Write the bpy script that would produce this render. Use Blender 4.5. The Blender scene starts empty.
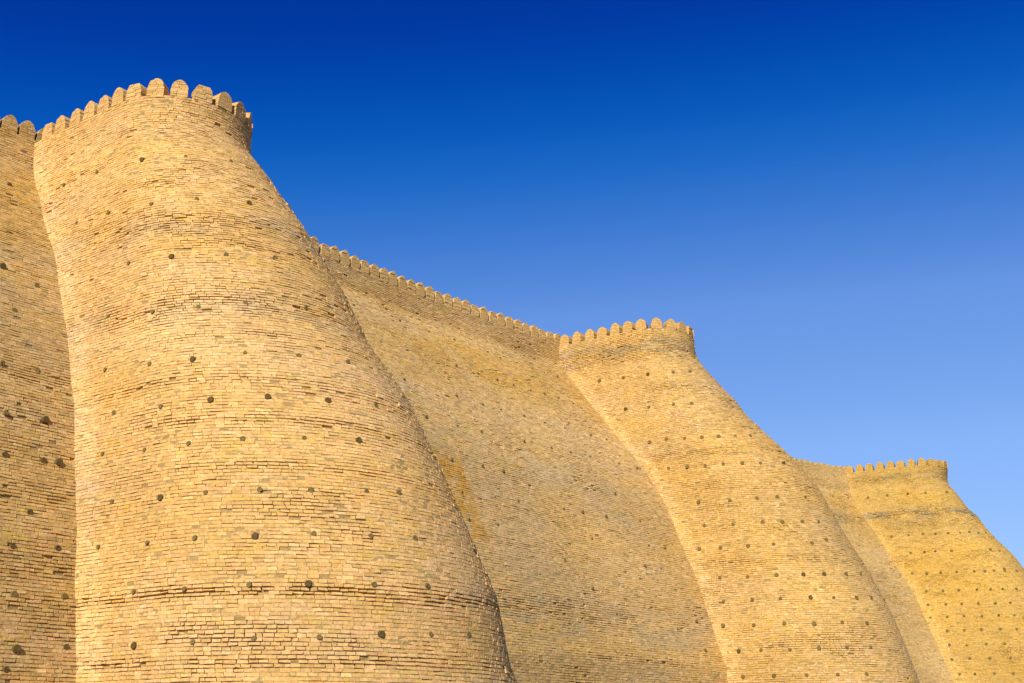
import math
import numpy as np

# ---------------------------------------------------------------- plan of the fortress
U = np.array([.6296, .7770])            # along the curtain walls
V = np.array([.7770, -.6296])           # outward, towards the square
ORIGIN_A = np.array([-13.03, 29.42])
ORIGIN_B = np.array([2.02, 47.65])
ORIGIN_C = np.array([20.47, 73.00])
PARAPET = 17.46                          # foot of the merlons
TOP = 18.0


def smooth_profile(zs, es, sig=.13):
    z = np.linspace(-2, 20, 1101)
    o = np.argsort(zs)
    zs = np.asarray(zs, float)[o]
    es = np.asarray(es, float)[o]
    e = np.interp(z, zs, es)
    lo = z < zs[0]
    e[lo] = es[0] + (zs[0] - z[lo]) * (es[0] - es[1]) / (zs[1] - zs[0])
    k = np.exp(-.5 * (np.arange(-60, 61) * .02 / sig) ** 2)
    k /= k.sum()
    e = np.convolve(np.pad(e, 60, mode='edge'), k, 'valid')
    return lambda q: np.interp(q, z, e)


ZK = [0.0, 1.6, 3.0, 4.5, 6.0, 7.5, 9.0, 10.5, 12.0, 13.0, 13.75, 14.5, 15.0, 15.4, 15.7, 16.0, 16.3, 16.6, 17.0, 18.0]
flare_tower_a = smooth_profile(ZK, [9.598, 9.06, 8.522, 8.161, 7.387, 6.595, 5.722, 4.528, 3.635, 2.914, 2.4, 1.828, 1.404, 1.108, 0.873, 0.623, 0.339, 0.11, 0.023, 0.006], .07)
flare_tower_b = smooth_profile(ZK, [8.603, 8.19, 7.777, 7.363, 6.869, 6.187, 5.366, 4.671, 3.556, 2.624, 1.951, 1.465, 1.016, 0.71, 0.47, 0.238, 0.03, -0.128, -0.214, -0.285], .07)
flare_tower_c = smooth_profile(ZK, [9.713, 8.896, 8.078, 7.26, 6.441, 5.62, 4.796, 3.969, 3.138, 2.302, 1.761, 1.357, 0.865, 0.626, 0.463, 0.28, 0.075, -0.131, -0.15, 0.002], .07)
flare_wall_0 = smooth_profile([0.0, 2.5, 4.0, 5.5, 7.0, 8.5, 10.0, 11.5, 13.0, 14.2, 15.2, 16.0, 16.6, 17.2, 18.0], [8.932, 8.47, 8.007, 7.486, 6.801, 6.127, 5.151, 4.136, 3.119, 2.04, 1.24, 0.542, 0.107, -0.017, -0.073], .1)
flare_wall_1 = smooth_profile([0.0, 2.5, 4.0, 5.5, 7.0, 8.5, 10.0, 11.5, 13.0, 14.2, 15.2, 16.0, 16.6, 17.2, 18.0], [8.175, 8.079, 7.984, 7.461, 6.925, 6.183, 5.52, 4.482, 3.132, 2.084, 1.226, 0.557, 0.045, 0.009, 0.045], .1)
flare_wall_2 = smooth_profile([0, 4.8, 7.42, 9.88, 13.13, 15.2, 16.34, 17.2, 18], [7.75, 6.4, 5.2, 4.15, 2.1, .63, .08, -.05, -.1])


class Tower:
    """q 0..1 the left flank from inside the wall, 1..2 the round nose, 2..3 the right flank."""
    qmax = 3.0

    def __init__(s, origin, uc, w0, tip, k, flare, taper=.06):
        s.o, s.uc, s.w0, s.tip, s.k, s.flare, s.taper = origin, uc, w0, tip, k, flare, taper

    def uv(s, q, z):
        q, z = np.broadcast_arrays(np.asarray(q, float), np.asarray(z, float))
        e = s.flare(z)
        w = s.w0 + s.k * e
        cn = s.tip + e - w
        n0 = -1.6
        a = (np.clip(q, 1, 2) - 1) * math.pi
        u = -np.cos(a) * w
        n = cn + np.sin(a) * w
        t = np.where(q < 1, 1 - q, np.where(q > 2, q - 2, 0))
        n = n - t * (cn - n0)
        u = u + np.sign(u) * t * (cn - n0) * s.taper
        return s.uc + u, n

    def pos(s, q, z):
        u, n = s.uv(q, z)
        z = np.broadcast_to(np.asarray(z, float), u.shape)
        return np.stack([s.o[0] + U[0] * u + V[0] * n, s.o[1] + U[1] * u + V[1] * n, z], -1)


class Wall:
    """q 0..1 along a line of (u, n) points."""
    qmax = 1.0

    def __init__(s, origin, pts, flare):
        s.o, s.flare = origin, flare
        p = np.array(pts, float)
        q = np.linspace(0, 1, 200)
        t = (p[:, 0] - p[0, 0]) / (p[-1, 0] - p[0, 0])
        y = np.interp(q, t, p[:, 1])
        k = np.exp(-.5 * (np.arange(-30, 31) / 10.) ** 2)
        k /= k.sum()
        pad = np.concatenate([2 * y[0] - y[30:0:-1], y, 2 * y[-1] - y[-2:-32:-1]])
        s.y = np.convolve(pad, k, 'valid')
        s.q, s.u0, s.u1 = q, p[0, 0], p[-1, 0]

    def uv(s, q, z):
        q, z = np.broadcast_arrays(np.asarray(q, float), np.asarray(z, float))
        return s.u0 + q * (s.u1 - s.u0), np.interp(q, s.q, s.y) + s.flare(z)

    pos = Tower.pos


# (the three towers and the lengths of wall between them)
TA = Tower(ORIGIN_A, 2.2, 1.88, 5.3, .25, flare_tower_a)
TB = Tower(ORIGIN_B, 2.0, 1.83, 5.2, .20, flare_tower_b)
TC = Tower(ORIGIN_C, 2.45, 1.83, 5.6, .25, flare_tower_c, taper=.14)
W0 = Wall(ORIGIN_A, [(-14, -.3), (-.8, -.35), (2.2, 0.)], flare_wall_0)
W1 = Wall(ORIGIN_A, [(2., 0), (10, -.22), (16, -.4), (23.6, .15), (25.4, .2)], flare_wall_1)
W2 = Wall(ORIGIN_B, [(2., -.2), (8, -1.3), (16, -2.6), (24, -3.05), (28.15, -2.65), (31.3, -1.4), (33.5, -.6)], flare_wall_2)

for _s, _p in ((TA, 17.36), (TB, 17.43), (TC, 17.55), (W0, 17.44), (W1, 17.47), (W2, 17.46)):
    _s.parapet = _p


# where the beam ends come out of the brickwork: (along the wall, height)
BEAMS = {
    'TA': [(0.604, 15.32), (0.836, 15.27), (1.101, 15.1), (1.262, 15.14), (1.428, 15.28), (0.723, 13.77), (0.906, 13.68), (1.103, 13.51), (1.245, 13.59), (1.402, 13.7), (0.995, 11.89), (1.137, 11.8), (1.275, 11.84), (1.402, 11.96), (0.901, 10.6), (1.067, 10.36), (1.182, 10.36), (1.29, 10.5), (1.436, 10.63), (0.886, 9.17), (1.037, 9.01), (1.141, 8.97), (1.247, 9.1), (1.353, 9.15), (1.466, 9.23), (0.916, 8.06), (1.058, 7.95), (1.164, 7.99), (1.268, 8.06), (1.379, 8.1), (1.489, 8.21), (0.882, 7.17), (1.01, 7.06), (1.111, 7.06), (1.209, 7.11), (1.313, 7.17), (1.413, 7.26), (0.914, 6.09), (1.046, 6.0), (1.133, 6.02), (1.222, 6.05), (1.302, 6.07), (1.396, 6.14), (1.46, 6.22), (0.878, 5.2), (1.012, 5.14), (1.107, 5.14), (1.203, 5.14), (1.29, 5.2), (1.379, 5.23), (1.46, 5.29), (0.976, 4.25), (1.084, 4.21), (1.186, 4.25), (1.269, 4.27), (1.364, 4.3), (1.453, 4.36), (0.984, 3.28), (1.099, 3.28), (1.19, 3.32), (1.279, 3.35), (1.366, 3.43), (1.447, 3.48), (1.527, 3.54)],
    'W0': [(0.805, 15.34), (0.731, 12.02), (0.779, 11.73), (0.73, 10.74), (0.74, 9.19), (0.689, 9.14), (0.682, 7.93), (0.736, 7.97), (0.676, 6.98), (0.727, 7.02), (0.747, 7.04), (0.674, 5.12), (0.731, 5.2), (0.672, 4.21), (0.735, 4.27), (0.672, 3.23), (0.734, 3.32), (0.66, 2.86), (0.699, 5.85)],
    'W1': [(0.406, 15.65), (0.511, 15.83), (0.576, 15.83), (0.635, 15.89), (0.407, 14.08), (0.464, 14.15), (0.71, 15.83), (0.735, 15.7), (0.776, 15.74), (0.81, 15.65), (0.841, 15.65), (0.874, 15.67), (0.577, 14.28), (0.626, 14.24), (0.667, 14.24), (0.706, 14.23), (0.745, 14.21), (0.779, 14.26), (0.815, 14.28), (0.849, 14.19), (0.39, 12.42), (0.503, 12.51), (0.561, 12.51), (0.605, 12.55), (0.657, 12.58), (0.703, 12.53), (0.75, 12.53), (0.813, 12.55), (0.854, 12.55), (0.379, 10.96), (0.444, 10.98), (0.497, 11.07), (0.556, 11.16), (0.597, 11.22), (0.661, 11.25), (0.706, 11.29), (0.753, 11.33), (0.824, 11.36), (0.87, 11.38), (0.389, 9.56), (0.454, 9.65), (0.498, 9.68), (0.389, 8.53), (0.457, 8.63), (0.509, 8.7), (0.613, 8.83), (0.654, 8.88), (0.707, 8.9), (0.791, 8.99), (0.755, 9.9), (0.38, 7.66), (0.439, 7.68), (0.785, 8.08), (0.824, 8.11), (0.749, 7.28), (0.789, 7.26), (0.65, 7.93), (0.643, 5.47), (0.605, 6.2), (0.774, 5.18), (0.828, 5.56), (0.824, 4.59), (0.563, 6.98)],
    'TB': [(0.66, 15.52), (0.855, 15.45), (1.045, 15.38), (1.207, 15.39), (1.324, 15.45), (0.775, 14.06), (0.933, 13.97), (1.086, 13.92), (1.184, 13.9), (0.827, 12.49), (0.923, 12.51), (1.018, 12.42), (1.102, 12.38), (1.18, 12.37), (1.262, 12.4), (1.347, 12.46), (0.859, 11.33), (0.948, 11.27), (1.034, 11.22), (1.114, 11.22), (1.195, 11.22), (1.275, 11.23), (1.404, 11.33), (0.933, 9.88), (1.067, 9.81), (1.174, 9.83), (1.256, 9.88), (1.39, 9.96), (0.925, 8.99), (1.042, 8.92), (1.156, 8.94), (1.23, 8.94), (1.312, 8.97), (1.39, 9.03), (0.872, 8.17), (0.956, 8.13), (1.063, 8.11), (1.156, 8.13), (1.3, 8.17), (0.913, 7.09), (1.016, 7.04), (1.119, 7.04), (1.209, 7.04), (1.283, 7.06), (1.376, 7.11), (1.46, 7.17), (0.901, 6.27), (1.003, 6.25), (1.1, 6.24), (1.199, 6.25), (1.277, 6.24), (1.367, 6.27), (1.444, 6.33), (1.552, 6.36), (0.878, 5.45), (0.983, 5.41), (1.086, 5.41), (1.18, 5.38), (1.273, 5.43), (1.365, 5.43), (0.911, 4.58), (0.985, 4.58), (1.08, 4.56), (1.17, 4.58), (1.258, 4.61), (1.343, 4.63), (0.907, 3.75), (1.007, 3.75), (1.11, 3.74), (1.203, 3.75), (1.295, 3.77), (1.374, 8.33)],
    'W2': [(0.879, 15.85), (0.918, 15.87), (0.845, 12.57), (0.87, 13.31)],
    'TC': [(0.533, 15.87), (0.738, 15.9), (0.948, 15.85), (1.119, 15.81), (1.339, 15.87), (0.633, 13.3), (0.775, 13.3), (0.894, 13.3), (0.989, 13.24), (1.084, 13.22), (1.172, 13.2), (1.246, 13.24), (1.322, 13.22), (1.409, 13.28), (0.724, 12.22), (0.827, 12.2), (0.905, 12.2), (1.018, 12.15), (1.285, 12.16), (1.357, 12.11), (1.287, 11.0), (0.683, 11.0), (0.781, 10.94), (0.874, 10.94), (0.979, 10.91), (1.088, 10.87), (1.153, 10.87), (1.209, 10.87), (1.283, 10.91), (1.382, 10.92), (0.734, 9.92), (0.839, 9.88), (0.938, 9.88), (1.045, 9.83), (1.123, 9.81), (1.193, 9.81), (1.279, 9.83), (0.715, 9.14), (0.824, 9.12), (0.917, 9.1), (1.014, 9.06), (1.106, 9.03), (1.188, 9.03), (0.703, 8.41), (0.802, 8.41), (0.899, 8.41), (0.999, 8.35), (1.088, 8.35), (1.17, 8.33), (0.771, 7.62), (0.866, 7.62), (0.96, 7.62), (1.059, 7.59), (1.139, 7.57), (0.755, 6.86), (0.845, 6.8), (0.95, 6.84), (1.042, 6.8), (0.74, 6.07), (0.833, 6.09), (0.933, 6.07), (1.034, 6.05), (0.752, 5.27), (0.827, 5.25), (0.921, 5.25), (1.01, 5.21)],
}

EXPOSURE = .30

# ---------------------------------------------------------------- scene, camera, light
import bpy

rng = np.random.default_rng(11)
scene = bpy.context.scene
COL = scene.collection
CAM_Z = 1.6
PITCH = math.atan((745 - 341.5) / 1200.)

cam_d = bpy.data.cameras.new('camera')
cam = bpy.data.objects.new('camera', cam_d)
COL.objects.link(cam)
cam.location = (0, 0, CAM_Z)
cam.rotation_euler = (math.pi / 2 + PITCH, 0, 0)
cam_d.sensor_width = 36
cam_d.lens = 1200 / 1024 * 36
cam_d.clip_start = .1
cam_d.clip_end = 6000
scene.camera = cam

SUN_EL = math.radians(33)
SX, SY = -.27, -.963
SUN_AZ = math.atan2(SX, SY)              # clockwise from +Y
sun_d = bpy.data.lights.new('sun', 'SUN')
sun_d.energy = 4.6
sun_d.angle = math.radians(.53)
sun_d.color = (1, .94, .83)
sun = bpy.data.objects.new('sun', sun_d)
COL.objects.link(sun)
sun.rotation_euler = (math.pi / 2 - SUN_EL, 0, math.pi - SUN_AZ)

world = bpy.data.worlds.new('World')
scene.world = world
world.use_nodes = True
nt = world.node_tree
nt.nodes.clear()
out = nt.nodes.new('ShaderNodeOutputWorld')
bg = nt.nodes.new('ShaderNodeBackground')
bg.inputs['Strength'].default_value = .1
sky = nt.nodes.new('ShaderNodeTexSky')
sky.sky_type = 'NISHITA'
sky.sun_disc = False
sky.sun_elevation = SUN_EL
sky.sun_rotation = SUN_AZ
sky.altitude = 250
sky.air_density = 1.0
sky.dust_density = .6
sky.ozone_density = 2.5
# the sky's brightness read through a polarising filter: deep blue overhead, pale towards the horizon
sep = nt.nodes.new('ShaderNodeSeparateColor')
scl = nt.nodes.new('ShaderNodeMath')
scl.operation = 'MULTIPLY'
scl.inputs[1].default_value = .097
ramp = nt.nodes.new('ShaderNodeValToRGB')
mul = nt.nodes.new('ShaderNodeVectorMath')
mul.operation = 'SCALE'
mul.inputs['Scale'].default_value = 10 * 2 ** (.35 - EXPOSURE)
SKY = [(0, (0, .006, .12)), (.13, (0, .020, .215)), (.157, (.0003, .033, .28)), (.169, (.0005, .0485, .327)), (.1808, (.001, .068, .368)),
       (.197, (.004, .098, .425)), (.2173, (.020, .130, .475)), (.245, (.055, .178, .53)), (.28, (.098, .229, .59)), (.413, (.184, .354, .7365)),
       (.7, (.33, .53, .88)), (1, (.42, .62, .95))]
cr = ramp.color_ramp
cr.interpolation = 'B_SPLINE'
for i, (p_, c_) in enumerate(SKY):
    e_ = cr.elements[i] if i < 2 else cr.elements.new(p_)
    e_.position = p_
    e_.color = (*c_, 1)
nt.links.new(sky.outputs[0], sep.inputs[0])
nt.links.new(sep.outputs[1], scl.inputs[0])
nt.links.new(scl.outputs[0], ramp.inputs[0])
nt.links.new(ramp.outputs[0], mul.inputs[0])
nt.links.new(mul.outputs[0], bg.inputs['Color'])
nt.links.new(bg.outputs[0], out.inputs['Surface'])

scene.view_settings.view_transform = 'Standard'
scene.view_settings.look = 'None'
scene.view_settings.gamma = 1
scene.view_settings.exposure = EXPOSURE
scene.cycles.max_bounces = 6
scene.cycles.diffuse_bounces = 3


# ---------------------------------------------------------------- materials
def brick_material():
    m = bpy.data.materials.new('weathered_brick')
    m.use_nodes = True
    t = m.node_tree
    b = t.nodes['Principled BSDF']
    b.inputs['Roughness'].default_value = .95
    b.inputs['Specular IOR Level'].default_value = .12
    at = t.nodes.new('ShaderNodeAttribute')
    at.attribute_name = 'tint'
    tc = t.nodes.new('ShaderNodeTexCoord')
    n1 = t.nodes.new('ShaderNodeTexNoise')
    n1.inputs['Scale'].default_value = 15
    n1.inputs['Detail'].default_value = 6
    n1.inputs['Roughness'].default_value = .7
    t.links.new(tc.outputs['Object'], n1.inputs['Vector'])
    r1 = t.nodes.new('ShaderNodeMapRange')
    r1.inputs[1].default_value, r1.inputs[2].default_value = .22, .78
    r1.inputs[3].default_value, r1.inputs[4].default_value = .64, 1.32
    t.links.new(n1.outputs['Fac'], r1.inputs[0])
    mx = t.nodes.new('ShaderNodeMix')
    mx.data_type = 'RGBA'
    mx.blend_type = 'MULTIPLY'
    mx.inputs[0].default_value = 1
    t.links.new(at.outputs['Color'], mx.inputs[6])
    cb = t.nodes.new('ShaderNodeCombineColor')
    for i in range(3):
        t.links.new(r1.outputs[0], cb.inputs[i])
    t.links.new(cb.outputs[0], mx.inputs[7])
    t.links.new(mx.outputs[2], b.inputs['Base Color'])
    n2 = t.nodes.new('ShaderNodeTexNoise')
    n2.inputs['Scale'].default_value = 24
    n2.inputs['Detail'].default_value = 5
    t.links.new(tc.outputs['Object'], n2.inputs['Vector'])
    bu = t.nodes.new('ShaderNodeBump')
    bu.inputs['Strength'].default_value = .8
    bu.inputs['Distance'].default_value = .02
    t.links.new(n2.outputs['Fac'], bu.inputs['Height'])
    t.links.new(bu.outputs[0], b.inputs['Normal'])
    return m


def wood_material(name, ca, cb_):
    m = bpy.data.materials.new(name)
    m.use_nodes = True
    t = m.node_tree
    b = t.nodes['Principled BSDF']
    b.inputs['Roughness'].default_value = .9
    b.inputs['Specular IOR Level'].default_value = .1
    tc = t.nodes.new('ShaderNodeTexCoord')
    w = t.nodes.new('ShaderNodeTexWave')
    w.wave_type = 'RINGS'
    w.rings_direction = 'Y'
    w.inputs['Scale'].default_value = 14
    w.inputs['Distortion'].default_value = 3
    w.inputs['Detail'].default_value = 3
    t.links.new(tc.outputs['Object'], w.inputs['Vector'])
    ramp = t.nodes.new('ShaderNodeValToRGB')
    ramp.color_ramp.elements[0].color = (*ca, 1)
    ramp.color_ramp.elements[1].color = (*cb_, 1)
    t.links.new(w.outputs['Fac'], ramp.inputs[0])
    t.links.new(ramp.outputs[0], b.inputs['Base Color'])
    return m


def ground_material():
    m = bpy.data.materials.new('dusty_ground')
    m.use_nodes = True
    t = m.node_tree
    b = t.nodes['Principled BSDF']
    b.inputs['Roughness'].default_value = .95
    n1 = t.nodes.new('ShaderNodeTexNoise')
    n1.inputs['Scale'].default_value = .8
    n1.inputs['Detail'].default_value = 8
    tc = t.nodes.new('ShaderNodeTexCoord')
    t.links.new(tc.outputs['Object'], n1.inputs['Vector'])
    ramp = t.nodes.new('ShaderNodeValToRGB')
    ramp.color_ramp.elements[0].position = .35
    ramp.color_ramp.elements[0].color = (.13, .10, .06, 1)
    ramp.color_ramp.elements[1].position = .7
    ramp.color_ramp.elements[1].color = (.23, .175, .11, 1)
    t.links.new(n1.outputs['Fac'], ramp.inputs[0])
    t.links.new(ramp.outputs[0], b.inputs['Base Color'])
    return m


BRICK = brick_material()
WOOD = wood_material('weathered_poplar', (.13, .088, .028), (.24, .165, .055))
WOOD_DARK = wood_material('hole_shade_poplar', (.075, .05, .017), (.15, .10, .034))  # darker copy of the poplar, the shade of beam holes put into its colour


# ---------------------------------------------------------------- noise
def value_noise(x, y, seed):
    def h(i, j):
        v = (i.astype(np.int64) * 374761393 + j.astype(np.int64) * 668265263 + seed * 2147483647) & 0xffffffff
        v = ((v ^ (v >> 13)) * 1274126177) & 0xffffffff
        return ((v ^ (v >> 16)) & 0xffff) / 65535.
    i, j = np.floor(x), np.floor(y)
    fx, fy = x - i, y - j
    fx, fy = fx * fx * (3 - 2 * fx), fy * fy * (3 - 2 * fy)
    return (h(i, j) * (1 - fx) + h(i + 1, j) * fx) * (1 - fy) + (h(i, j + 1) * (1 - fx) + h(i + 1, j + 1) * fx) * fy


def fbm(x, y, seed, octaves=4):
    s, a, tot = 0, 1., 0
    for o in range(octaves):
        s = s + a * value_noise(x * 2 ** o + 17.3 * o, y * 2 ** o + 5.1 * o, seed + o)
        tot += a
        a *= .55
    return s / tot


def step(a, b, x):
    t = np.clip((x - a) / (b - a), 0, 1)
    return t * t * (3 - 2 * t)


# ---------------------------------------------------------------- mesh helpers
def mesh_from(name, verts, faces4, tint, mat, smooth_faces=0):
    """verts (n,3); faces4 (m,4) quads; tint (n,3)."""
    me = bpy.data.meshes.new(name)
    nv, nf = len(verts), len(faces4)
    me.vertices.add(nv)
    me.vertices.foreach_set('co', np.ascontiguousarray(verts, dtype=np.float32).ravel())
    me.loops.add(nf * 4)
    me.loops.foreach_set('vertex_index', np.ascontiguousarray(faces4, dtype=np.int32).ravel())
    me.polygons.add(nf)
    me.polygons.foreach_set('loop_start', np.arange(nf, dtype=np.int32) * 4)
    me.polygons.foreach_set('use_smooth', np.arange(nf) < smooth_faces)
    me.update(calc_edges=True)
    at = me.attributes.new('tint', 'FLOAT_COLOR', 'POINT')
    c = np.ones((nv, 4), dtype=np.float32)
    c[:, :3] = tint
    at.data.foreach_set('color', c.ravel())
    me.materials.append(mat)
    me.validate()
    return me


def link(name, me, parent=None):
    o = bpy.data.objects.new(name, me)
    COL.objects.link(o)
    if parent is not None:
        o.parent = parent
    return o


def thing(name, loc, label, cat, group):
    o = bpy.data.objects.new(name, None)
    COL.objects.link(o)
    o.location = loc
    o.empty_display_size = .5
    o['label'], o['category'], o['group'], o['kind'] = label, cat, group, 'thing'
    return o


BOXF = np.array([[0, 1, 2, 3], [0, 4, 5, 1], [1, 5, 6, 2], [2, 6, 7, 3], [3, 7, 4, 0]])


def palette(n, pal):
    """Brick colours: fired and sun-dried bricks mixed."""
    cols = np.array([p[0] for p in pal])
    w = np.array([p[1] for p in pal], float)
    i = rng.choice(len(pal), n, p=w / w.sum())
    c = cols[i] * rng.normal(1, .055, (n, 1)).clip(.75, 1.25)
    return c * rng.normal(1, .018, (n, 3))


def normals(surf, q, z):
    dq, dz = .004 * surf.qmax / 3, .03
    a = surf.pos(np.clip(q + dq, 0, surf.qmax), z) - surf.pos(np.clip(q - dq, 0, surf.qmax), z)
    b = surf.pos(q, z + dz) - surf.pos(q, z - dz)
    n = np.cross(a, b)
    return n / np.linalg.norm(n, axis=-1, keepdims=True)


COURSE = .073


def masonry(surf, cfg):
    """The brick skin of a tower or a curtain wall: a mortar core and every brick laid in courses on it."""
    seed = cfg['seed']
    qmax = surf.qmax
    pal, mortar = cfg['palette'], np.array(cfg['mortar'])

    def arc(q, z):
        # running length along the wall, measured from the middle, for features that follow the courses
        if qmax > 1:
            u, n = surf.uv(q, z)
            w = surf.w0 + surf.k * surf.flare(z)
            a = (np.clip(q, 1, 2) - 1.5) * math.pi * w
            t = np.where(q < 1, -(1 - q), np.where(q > 2, q - 2, 0)) * (surf.tip + surf.flare(z) - w + 1.6)
            return a + t
        return q * (surf.u1 - surf.u0)

    def erosion(x, z):
        e = fbm(x * .42, z * 1.7, seed, 4)
        e = step(.55, .76, e) * .7
        fine = fbm(x * 2.2, z * 7., seed + 40, 3)
        e = e * (.35 + 1.1 * fine)
        deep = np.zeros(np.shape(e))
        for (zc, hw, amp, xa, xb) in cfg['bands']:
            zc_ = zc + .10 * (fbm(x * .5, x * 0 + zc, seed + 77, 3) - .5)
            inx = step(xa - .8, xa, x) * (1 - step(xb, xb + .8, x))
            patch = step(.26, .50, fbm(x * 1.1, z * 3., seed + 91, 3))
            deep = np.maximum(deep, amp * inx * patch * np.exp(-((z - zc_) / hw) ** 2))
        return np.clip(np.maximum(e, deep), 0, 1), deep

    # bricks --------------------------------------------------------------------
    FV, FC = [], []
    zc0 = surf.parapet - COURSE * math.ceil((surf.parapet + .3) / COURSE)
    nrow = int(round((surf.parapet - zc0) / COURSE))
    dense = np.linspace(0, qmax, 900)
    for r in range(nrow):
        z0 = zc0 + r * COURSE
        z1 = z0 + COURSE
        zm = .5 * (z0 + z1)
        P = surf.pos(dense, zm)
        L = np.concatenate([[0], np.cumsum(np.linalg.norm(np.diff(P, axis=0), axis=1))])
        nb = int(L[-1] / .15) + 4
        w = np.clip(rng.normal(.19, .022, nb), .09, .25)
        half = rng.random(nb) < .12
        w[half] *= .55
        b = np.cumsum(w) - rng.random() * .25
        b = b[(b > 0) & (b < L[-1])]
        if len(b) < 3:
            continue
        qb = np.interp(b, L, dense)
        qa, qc = qb[:-1], qb[1:]
        lw = np.diff(b)
        qm = .5 * (qa + qc)
        keep = cfg['keep'](surf, qm, zm)
        if zm < .9:
            keep &= False if zm < -.1 else True
        qa, qc, qm, lw = qa[keep], qc[keep], qm[keep], lw[keep]
        n = len(qa)
        if not n:
            continue
        x = arc(qm, zm)
        ero, deep = erosion(x, np.full(n, zm))
        gx = (.003 + .008 * rng.random(n) + .014 * ero) / lw          # perpend joints
        gz = .007 + .012 * rng.random(n) ** 2 + .026 * ero * rng.random(n) + .022 * deep * rng.random(n)                   # bed joints
        rag = rng.normal(0, .006, (n, 4)) / lw[:, None] * (qc - qa)[:, None]
        q_l = qa + (qc - qa) * gx * .5
        q_r = qc - (qc - qa) * gx * .5
        zl = z0 + gz * .5
        zh = z1 - gz * .5
        wob = .007 * (fbm(x * .9, np.full(n, zm * .6), seed + 5, 3) - .5) * 3
        zl, zh = zl + wob, zh + wob
        N = normals(surf, qm, np.full(n, zm))
        push = rng.normal(0, .0024, n) - .020 * ero * rng.random(n)
        gone = rng.random(n) < (.006 + .05 * ero)
        push = np.where(gone, -.05 - .02 * rng.random(n), push)
        out = rng.random(n) < .012
        push = np.where(out, .012 + .010 * rng.random(n), push)
        j = rng.normal(0, .002, (n, 4))
        tip = rng.normal(0, .0024, n)                                 # lower edge out or in
        jz = rng.normal(0, .0045, (n, 4))
        corners = []
        for k, (qq, zz, sgn) in enumerate(((q_l, zl, 1), (q_r, zl, 1), (q_r, zh, -1), (q_l, zh, -1))):
            corners.append(surf.pos(np.clip(qq + rag[:, k], 0, qmax), zz + jz[:, k]) + N * (push + j[:, k] + sgn * tip)[:, None])
        back = [c - N * .075 for c in corners]
        FV.append(np.stack(corners + back, 1))
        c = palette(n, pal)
        # stains with outlines of their own: yellow repairs, grey weathering, pale edge by the inner corner
        yel = step(.70, .80, fbm(x * 1.1, np.full(n, zm * 2.2), seed + 21, 3)) * (rng.random(n) < .45)
        c = c * (1 - .75 * yel[:, None]) + np.array(cfg['yellow']) * (.75 * yel)[:, None]
        ones = rng.random(n) < cfg.get('odd', .006)
        c[ones] = np.array(cfg['yellow']) * rng.uniform(.85, 1.15, (ones.sum(), 1))
        tone = .86 + .28 * fbm(x * .25, np.full(n, zm * .5), seed + 31, 3)
        warm = fbm(x * .35, np.full(n, zm * .9), seed + 61, 3) - .5
        c = c * tone[:, None] * np.stack([1 + .10 * warm, np.ones(n), 1 - .5 * warm], 1)
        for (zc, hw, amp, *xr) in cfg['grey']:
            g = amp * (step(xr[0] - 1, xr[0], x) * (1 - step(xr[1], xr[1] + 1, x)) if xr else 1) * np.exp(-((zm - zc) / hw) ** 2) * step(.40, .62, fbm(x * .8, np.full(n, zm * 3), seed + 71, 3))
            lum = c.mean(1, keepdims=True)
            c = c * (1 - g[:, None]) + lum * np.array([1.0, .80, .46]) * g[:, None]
        if 'stain' in cfg:
            c = cfg['stain'](surf, qm, zm, c, rng)
        FC.append(np.repeat(c[:, None, :], 8, 1))
    FV = np.concatenate(FV).reshape(-1, 3)
    FC = np.concatenate(FC).reshape(-1, 3)
    nb = len(FV) // 8
    BF = (BOXF[None] + (np.arange(nb) * 8)[:, None, None]).reshape(-1, 4)

    # mortar core -----------------------------------------------------------------
    nq, nz = cfg['grid'], int((surf.parapet + .4) / .06)
    q = np.linspace(0, qmax, nq)
    z = np.linspace(-.4, surf.parapet, nz)
    Q, Z = np.meshgrid(q, z)
    P = surf.pos(Q, Z)
    N = normals(surf, Q, Z)
    X = arc(Q, Z)
    ero, deep = erosion(X, Z)
    flush = fbm(X * 1.3, Z * 4.2, seed + 51, 4)
    rec = .004 + .020 * step(.42, .66, flush) + .055 * ero + .03 * deep + .006 * (rng.random(Z.shape) - .5)
    P = P - N * rec[..., None]
    idx = np.arange(nq * nz).reshape(nz, nq)
    GF = np.stack([idx[:-1, :-1], idx[:-1, 1:], idx[1:, 1:], idx[1:, :-1]], -1).reshape(-1, 4)
    GV = P.reshape(-1, 3)
    GC = np.repeat(mortar[None], len(GV), 0) * (.85 + .3 * fbm(X * 2, Z * 3, seed + 81, 3)).reshape(-1, 1)
    # top and back
    ring = P[-1]
    depth = 3.0
    inner = ring - np.array([V[0], V[1], 0]) * depth if qmax == 1 else None
    if qmax == 1:
        lowr = inner.copy()
        lowr[:, 2] = -.4
        add = np.concatenate([inner, lowr])
        a0 = len(GV)
        top = np.stack([idx[-1, :-1], idx[-1, 1:], a0 + np.arange(1, nq), a0 + np.arange(nq - 1)], -1)
        bk = np.stack([a0 + np.arange(nq - 1), a0 + np.arange(1, nq), a0 + nq + np.arange(1, nq), a0 + nq + np.arange(nq - 1)], -1)
        GV = np.concatenate([GV, add])
        GF = np.concatenate([GF, top, bk])
        GC = np.concatenate([GC, np.repeat(mortar[None], len(add), 0)])
    else:
        h = nq // 2
        a, b_ = np.arange(h), nq - 1 - np.arange(h)
        top = np.stack([idx[-1, a[:-1]], idx[-1, a[1:]], idx[-1, b_[1:]], idx[-1, b_[:-1]]], -1)
        GF = np.concatenate([GF, top])
    verts = np.concatenate([GV, FV])
    faces = np.concatenate([GF, BF + len(GV)])
    tint = np.concatenate([GC, FC])
    print(cfg['name'], 'bricks', nb)
    return verts, faces, tint


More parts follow.
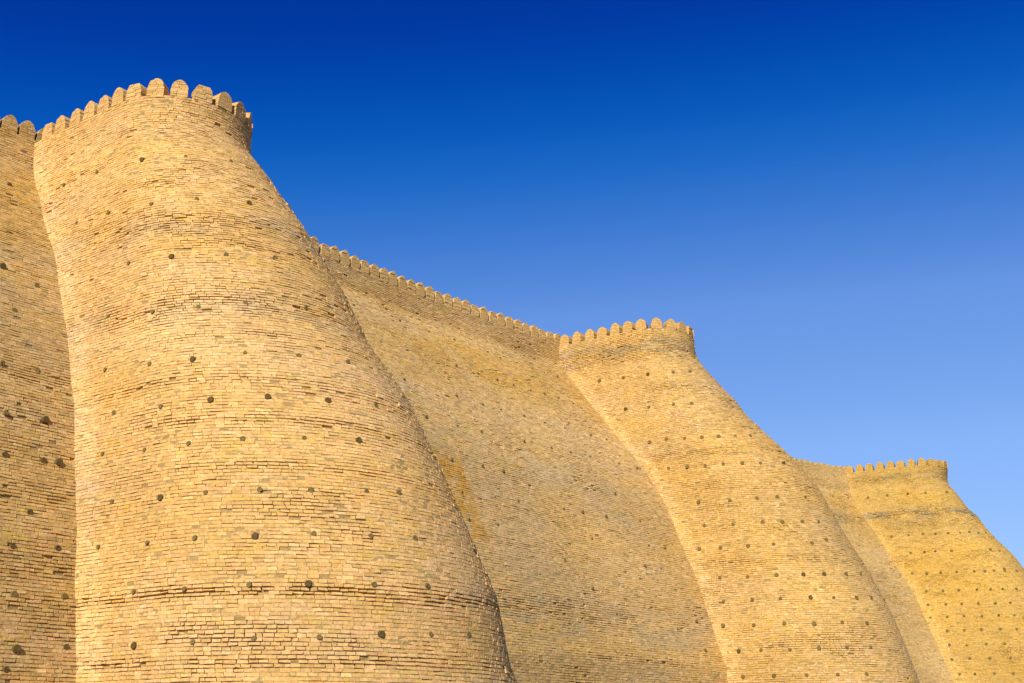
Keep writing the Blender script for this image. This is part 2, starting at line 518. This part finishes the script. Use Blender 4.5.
# ---------------------------------------------------------------- merlons and beam ends
def merlon_mesh(width, height, depth, pal, mortar, worn):
    """An arch-topped block of brick courses; x along the wall, y inward, z up."""
    V_, C_ = [], []
    n = 8
    ch = height / n
    straight = .40

    def half(t):
        if t < straight:
            return 1.0 - .04 * t
        s = (t - straight) / (1 - straight)
        return .98 * math.sqrt(max(0, 1 - s ** 2.0))

    top_cut = n - (1 if worn > .85 else 0)
    lean = rng.normal(0, .008)
    for i in range(top_cut):
        t0 = i / n
        hw = width * .5 * max(half((i + .1) / n), .16)
        ht = width * .5 * max(half((i + .95) / n), .16) / hw
        zz0, zz1 = i * ch, (i + 1) * ch
        nb = 2 if hw > width * .30 else 1
        cuts = [-hw, rng.uniform(-.35, .35) * hw, hw] if nb == 2 else [-hw, hw]
        for a, b in zip(cuts[:-1], cuts[1:]):
            g = .006
            a2, b2 = a + (g if a != -hw else rng.normal(0, .006)), b - (g if b != hw else rng.normal(0, .006))
            f = rng.normal(0, .005)
            yb = depth + rng.normal(0, .006)
            l = lean * t0
            q = [(a2 + l, f, zz0 + .003), (b2 + l, f, zz0 + .003), (b2 * ht + l, f + rng.normal(0, .003), zz1 - .003), (a2 * ht + l, f + rng.normal(0, .003), zz1 - .003)]
            bk = [(x, yb, z) for x, y, z in q]
            V_.append(q + bk)
            C_.append(np.repeat(palette(1, pal), 8, 0))
    # mortar heart
    hwc = width * .5 - .02
    q = [(-hwc, .015, -.06), (hwc, .015, -.06), (hwc, .015, height * straight), (-hwc, .015, height * straight)]
    V_.append(q + [(x, depth - .015, z) for x, y, z in q])
    C_.append(np.repeat(np.array(mortar)[None], 8, 0))
    q = [(-hwc, .016, height * straight - .004), (hwc, .016, height * straight - .004), (width * .16, .016, height * .86), (-width * .16, .016, height * .86)]
    V_.append(q + [(x, depth - .016, z) for x, y, z in q])
    C_.append(np.repeat(np.array(mortar)[None], 8, 0))
    VV = np.array(V_, float).reshape(-1, 3)
    CC = np.concatenate(C_)
    F6 = np.concatenate([BOXF, [[7, 6, 5, 4]]])
    F = (F6[None] + (np.arange(len(VV) // 8) * 8)[:, None, None]).reshape(-1, 4)
    return mesh_from('merlon', VV, F, CC, BRICK)


def beam_mesh(radius, length, mat):
    """The stump of a round poplar beam: the axis is y, the sawn end towards -y."""
    import bmesh
    bm = bmesh.new()
    ns = 14
    rings = []
    wob = [1 + rng.normal(0, .05) for _ in range(ns)]
    for (y, rr) in ((.16, 1.0), (-length * .55, 1.0), (-length + .012, .97), (-length, .86)):
        ring = []
        for k in range(ns):
            a = 2 * math.pi * k / ns
            r_ = radius * rr * wob[k]
            ring.append(bm.verts.new((math.cos(a) * r_, y + (rng.normal(0, .004) if y < 0 else 0), math.sin(a) * r_)))
        rings.append(ring)
    for A_, B_ in zip(rings[:-1], rings[1:]):
        for k in range(ns):
            bm.faces.new((A_[k], A_[(k + 1) % ns], B_[(k + 1) % ns], B_[k]))
    c = bm.verts.new((radius * .1, -length + .004, -radius * .05))
    for k in range(ns):
        bm.faces.new((rings[-1][k], rings[-1][(k + 1) % ns], c))
    bmesh.ops.recalc_face_normals(bm, faces=bm.faces)
    me = bpy.data.meshes.new('beam_end')
    bm.to_mesh(me)
    bm.free()
    me.materials.append(mat)
    return me


def build(surf, cfg, beams):
    foot = surf.pos(.5 * surf.qmax, 0.)
    root = thing(cfg['name'], (float(foot[0]), float(foot[1]), 0), cfg['label'], cfg['category'], cfg['group'])
    base = np.array(root.location)
    v, f, t = masonry(surf, cfg)
    link('masonry', mesh_from('masonry', v - base, f, t, BRICK), root)
    # merlons at even steps along the parapet
    dense = np.linspace(cfg['merlon_q'][0], cfg['merlon_q'][1], 1500)
    P = surf.pos(dense, surf.parapet)
    L = np.concatenate([[0], np.cumsum(np.linalg.norm(np.diff(P, axis=0), axis=1))])
    stepw = L[-1] / round(L[-1] / cfg['merlon_step'])
    kinds = [merlon_mesh(cfg['merlon_w'] * rng.uniform(.96, 1.05), cfg.get('merlon_h', .55) * rng.uniform(.96, 1.04), .36, cfg['palette'], cfg['mortar'], rng.random()) for _ in range(7)]
    first = {}
    for s in np.arange(stepw * .5, L[-1], stepw):
        q = float(np.interp(s + rng.normal(0, .012), L, dense))
        p = surf.pos(q, surf.parapet) - base
        n = normals(surf, np.array([q]), np.array([surf.parapet]))[0]
        k = int(rng.integers(len(kinds)))
        if k in first:
            o = first[k].copy()
            COL.objects.link(o)
            o.parent = root
        else:
            o = first[k] = link('merlon', kinds[k], root)
        o.location = p + np.array([n[0], n[1], 0]) * .004 + np.array([0, 0, -.004])
        o.rotation_euler = (rng.normal(0, .012), rng.normal(0, .012), math.atan2(n[1], n[0]) + math.pi / 2 + rng.normal(0, .03))
        o.scale = (1, 1, rng.uniform(.96, 1.05))
    # beam ends
    kinds = []
    for i in range(8):
        kinds.append(beam_mesh(cfg['beam_r'] * rng.uniform(.78, 1.12), rng.uniform(*cfg['beam_len']), WOOD_DARK if i in cfg.get('dark', (5,)) else WOOD))
    first = {}
    for (q, z) in beams:
        p = surf.pos(q, z) - base
        n = normals(surf, np.array([q]), np.array([z]))[0]
        k = int(rng.integers(len(kinds)))
        if k in first:
            o = first[k].copy()
            COL.objects.link(o)
            o.parent = root
        else:
            o = first[k] = link('beam_end', kinds[k], root)
        o.location = p
        o.rotation_euler = (rng.normal(0, .05), rng.uniform(0, 6.28), math.atan2(n[1], n[0]) + math.pi / 2 + rng.normal(0, .06))
    return root


# ---------------------------------------------------------------- the things
def keep_tower(s, q, z):
    u, n = s.uv(q, z)
    return n > s.flare(z) - 2.2


def keep_wall(*towers):
    def f(s, q, z):
        P = s.pos(q, z)
        k = np.ones(len(q), bool)
        for t in towers:
            d = P[:, :2] - t.o
            u, n = d @ U - t.uc, d @ V
            e = float(t.flare(z))
            w = t.w0 + t.k * e
            cn = t.tip + e - w
            k &= ~((np.abs(u) < w + np.clip(cn - n, 0, None) * t.taper - .25) & (n < cn))
        return k
    return f


def pale_corner(wall_flare):
    # the patched, paler mortar edge where the flank meets the curtain wall
    def f(s, q, z, c, rng):
        u, n = s.uv(q, z)
        d = n - float(wall_flare(z))
        g = (1 - step(.15, .55, d + rng.normal(0, .08, len(d)))) * (q < 1)
        return c * (1 + .14 * g[:, None]) * np.stack([np.ones(len(d)), 1 + .03 * g, 1 + .18 * g], 1)
    return f


def wall_stain(s, q, z, c, rng):
    # ochre runs under the parapet and along the tower's edge
    g = step(.45, .7, fbm(q * 9, np.full(len(q), z * .28), 303, 3)) * step(12, 14.8, z) * (1 - step(15.2, 16.4, z))
    c = c * np.stack([1 - .05 * g, 1 - .12 * g, 1 - .38 * g], 1)
    if s is W1:
        h = (1 - step(.404, .412, q + .012 * (fbm(q * 60, np.full(len(q), z * 2.), 307, 3) - .5))) * step(6.2, 7.4, z) * (1 - step(9.3, 10.2, z)) * step(.32, .5, fbm(q * 90, np.full(len(q), z * 4.), 311, 3))
        c = c * np.stack([1 - .08 * h, 1 - .22 * h, 1 - .58 * h], 1)
    return c


PAL_A = [((.612, .367, .127), 6), ((.632, .371, .137), 4), ((.590, .344, .106), 4), ((.557, .331, .111), 2), ((.653, .406, .157), 2), ((.610, .347, .127), 2)]
PAL_B = [((.573, .351, .117), 6), ((.597, .351, .120), 4), ((.555, .327, .090), 4), ((.510, .308, .098), 2), ((.612, .388, .145), 2)]
PAL_C = [((.544, .333, .085), 6), ((.563, .333, .085), 4), ((.529, .317, .066), 5), ((.485, .297, .073), 2)]
PAL_W = [((.591, .376, .136), 5), ((.607, .368, .141), 4), ((.554, .338, .107), 4), ((.512, .328, .122), 2), ((.638, .416, .170), 2)]
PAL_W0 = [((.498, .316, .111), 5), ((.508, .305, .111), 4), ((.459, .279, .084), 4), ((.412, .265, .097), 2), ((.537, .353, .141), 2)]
PAL_W2 = [((.563, .370, .135), 5), ((.578, .363, .140), 4), ((.525, .334, .108), 4), ((.483, .325, .125), 3)]

GT = 'bastion towers along the fortress wall'
GW = 'curtain walls between the bastion towers'
tower = dict(category='tower', group=GT, keep=keep_tower, grid=300, merlon_step=.625, merlon_w=.475, merlon_q=(.31, 2.69), beam_r=.057, beam_len=(.02, .06))
wall = dict(category='wall', group=GW, merlon_h=.51, merlon_step=.49, merlon_w=.405, beam_r=.056, beam_len=(.01, .06))

build(TA, dict(tower, name='bastion_tower', seed=1, merlon_h=.49, merlon_w=.455, merlon_step=.60, palette=PAL_A, mortar=(.34, .22, .08), yellow=(.58, .355, .08), odd=.004,
               label='tallest-looking tan brick bastion tower, nearest, with large rounded merlons against deep blue sky',
               bands=[(4.17, .10, 1., -9, 5), (12.25, .16, .9, -1.5, 5), (13.0, .5, .55, -6, 5), (10.5, .35, .6, -6, 4), (9.65, .1, .8, -2, 4),
                      (7.55, .10, .7, -5, 5), (2.95, .10, .7, -8, 5), (2.5, .06, .6, -8, 6), (8.5, .08, .6, -6, 0), (6.55, .08, .4, -6, 6)],
               grey=[(13.0, .5, .35), (10.3, .4, .3)], stain=pale_corner(flare_wall_0)), BEAMS['TA'])
build(TB, dict(tower, name='bastion_tower', seed=2, beam_r=.068, merlon_w=.44, merlon_h=.47, palette=PAL_B, mortar=(.34, .22, .075), yellow=(.57, .36, .075), odd=.003,
               label='middle tan brick bastion tower of the row, between the long wall and the farthest tower',
               bands=[(16.6, .5, .7, -6, 5), (11.9, .25, .5, -1, 6), (10.4, .2, .4, -6, 6), (7.6, .15, .4, -6, 6)],
               grey=[(16.7, .5, .45), (11.85, .22, .6, 1, 4.5)], stain=pale_corner(flare_wall_1)), BEAMS['TB'])
build(TC, dict(tower, name='bastion_tower', seed=3, beam_r=.078, merlon_w=.45, merlon_h=.43, palette=PAL_C, mortar=(.34, .215, .066), yellow=(.56, .35, .06), odd=.002,
               label='farthest and smallest-looking yellowish brick bastion tower at the right end of the wall',
               bands=[(14.6, .35, .8, -6, 6), (16.9, .2, .5, -6, 6), (13.9, .3, .4, -6, 6)],
               grey=[(14.6, .4, .7), (17.0, .2, .5)], stain=pale_corner(flare_wall_2)), BEAMS['TC'])
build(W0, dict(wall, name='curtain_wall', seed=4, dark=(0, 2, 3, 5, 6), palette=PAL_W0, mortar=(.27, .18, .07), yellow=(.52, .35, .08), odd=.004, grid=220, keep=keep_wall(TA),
               label='strip of rougher brick curtain wall with dark beam stumps, left of the nearest tower',
               bands=[(9., .3, .6, 0, 20), (6.2, .3, .6, 0, 20), (4.8, .3, .5, 0, 20), (13.3, .3, .5, 0, 20), (16.6, .3, .7, 0, 20)],
               grey=[(12, 1.5, .25)], merlon_q=(.02, .90), beam_r=.068, beam_len=(.02, .08), stain=wall_stain), BEAMS['W0'])
build(W1, dict(wall, name='curtain_wall', seed=5, palette=PAL_W, mortar=(.32, .22, .09), yellow=(.53, .36, .08), odd=.004, grid=320, keep=keep_wall(TA, TB),
               label='long brick curtain wall with small merlons between the nearest and middle towers',
               bands=[(4.05, .06, 1., 12.5, 17.5), (5.3, .35, .75, 9.5, 15.5), (7.2, .15, .4, 9, 15), (8.4, .1, .3, 0, 24), (16.7, .3, .4, 0, 24)],
               grey=[(5.0, .8, .4), (10, 2.5, .2)], merlon_q=(.03, .932), stain=wall_stain), BEAMS['W1'])
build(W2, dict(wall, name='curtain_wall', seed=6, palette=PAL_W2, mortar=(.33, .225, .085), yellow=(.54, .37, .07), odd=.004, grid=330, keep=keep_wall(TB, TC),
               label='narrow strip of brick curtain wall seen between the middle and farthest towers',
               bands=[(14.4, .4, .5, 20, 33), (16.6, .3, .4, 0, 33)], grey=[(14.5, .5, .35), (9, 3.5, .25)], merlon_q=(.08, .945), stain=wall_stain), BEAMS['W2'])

# ---------------------------------------------------------------- ground
g = 2500.
gm = bpy.data.meshes.new('ground')
gm.from_pydata([(-g, -g, 0), (g, -g, 0), (g, g, 0), (-g, g, 0)], [], [(0, 1, 2, 3)])
gm.materials.append(ground_material())
go = link('ground', gm)
go['kind'] = 'structure'
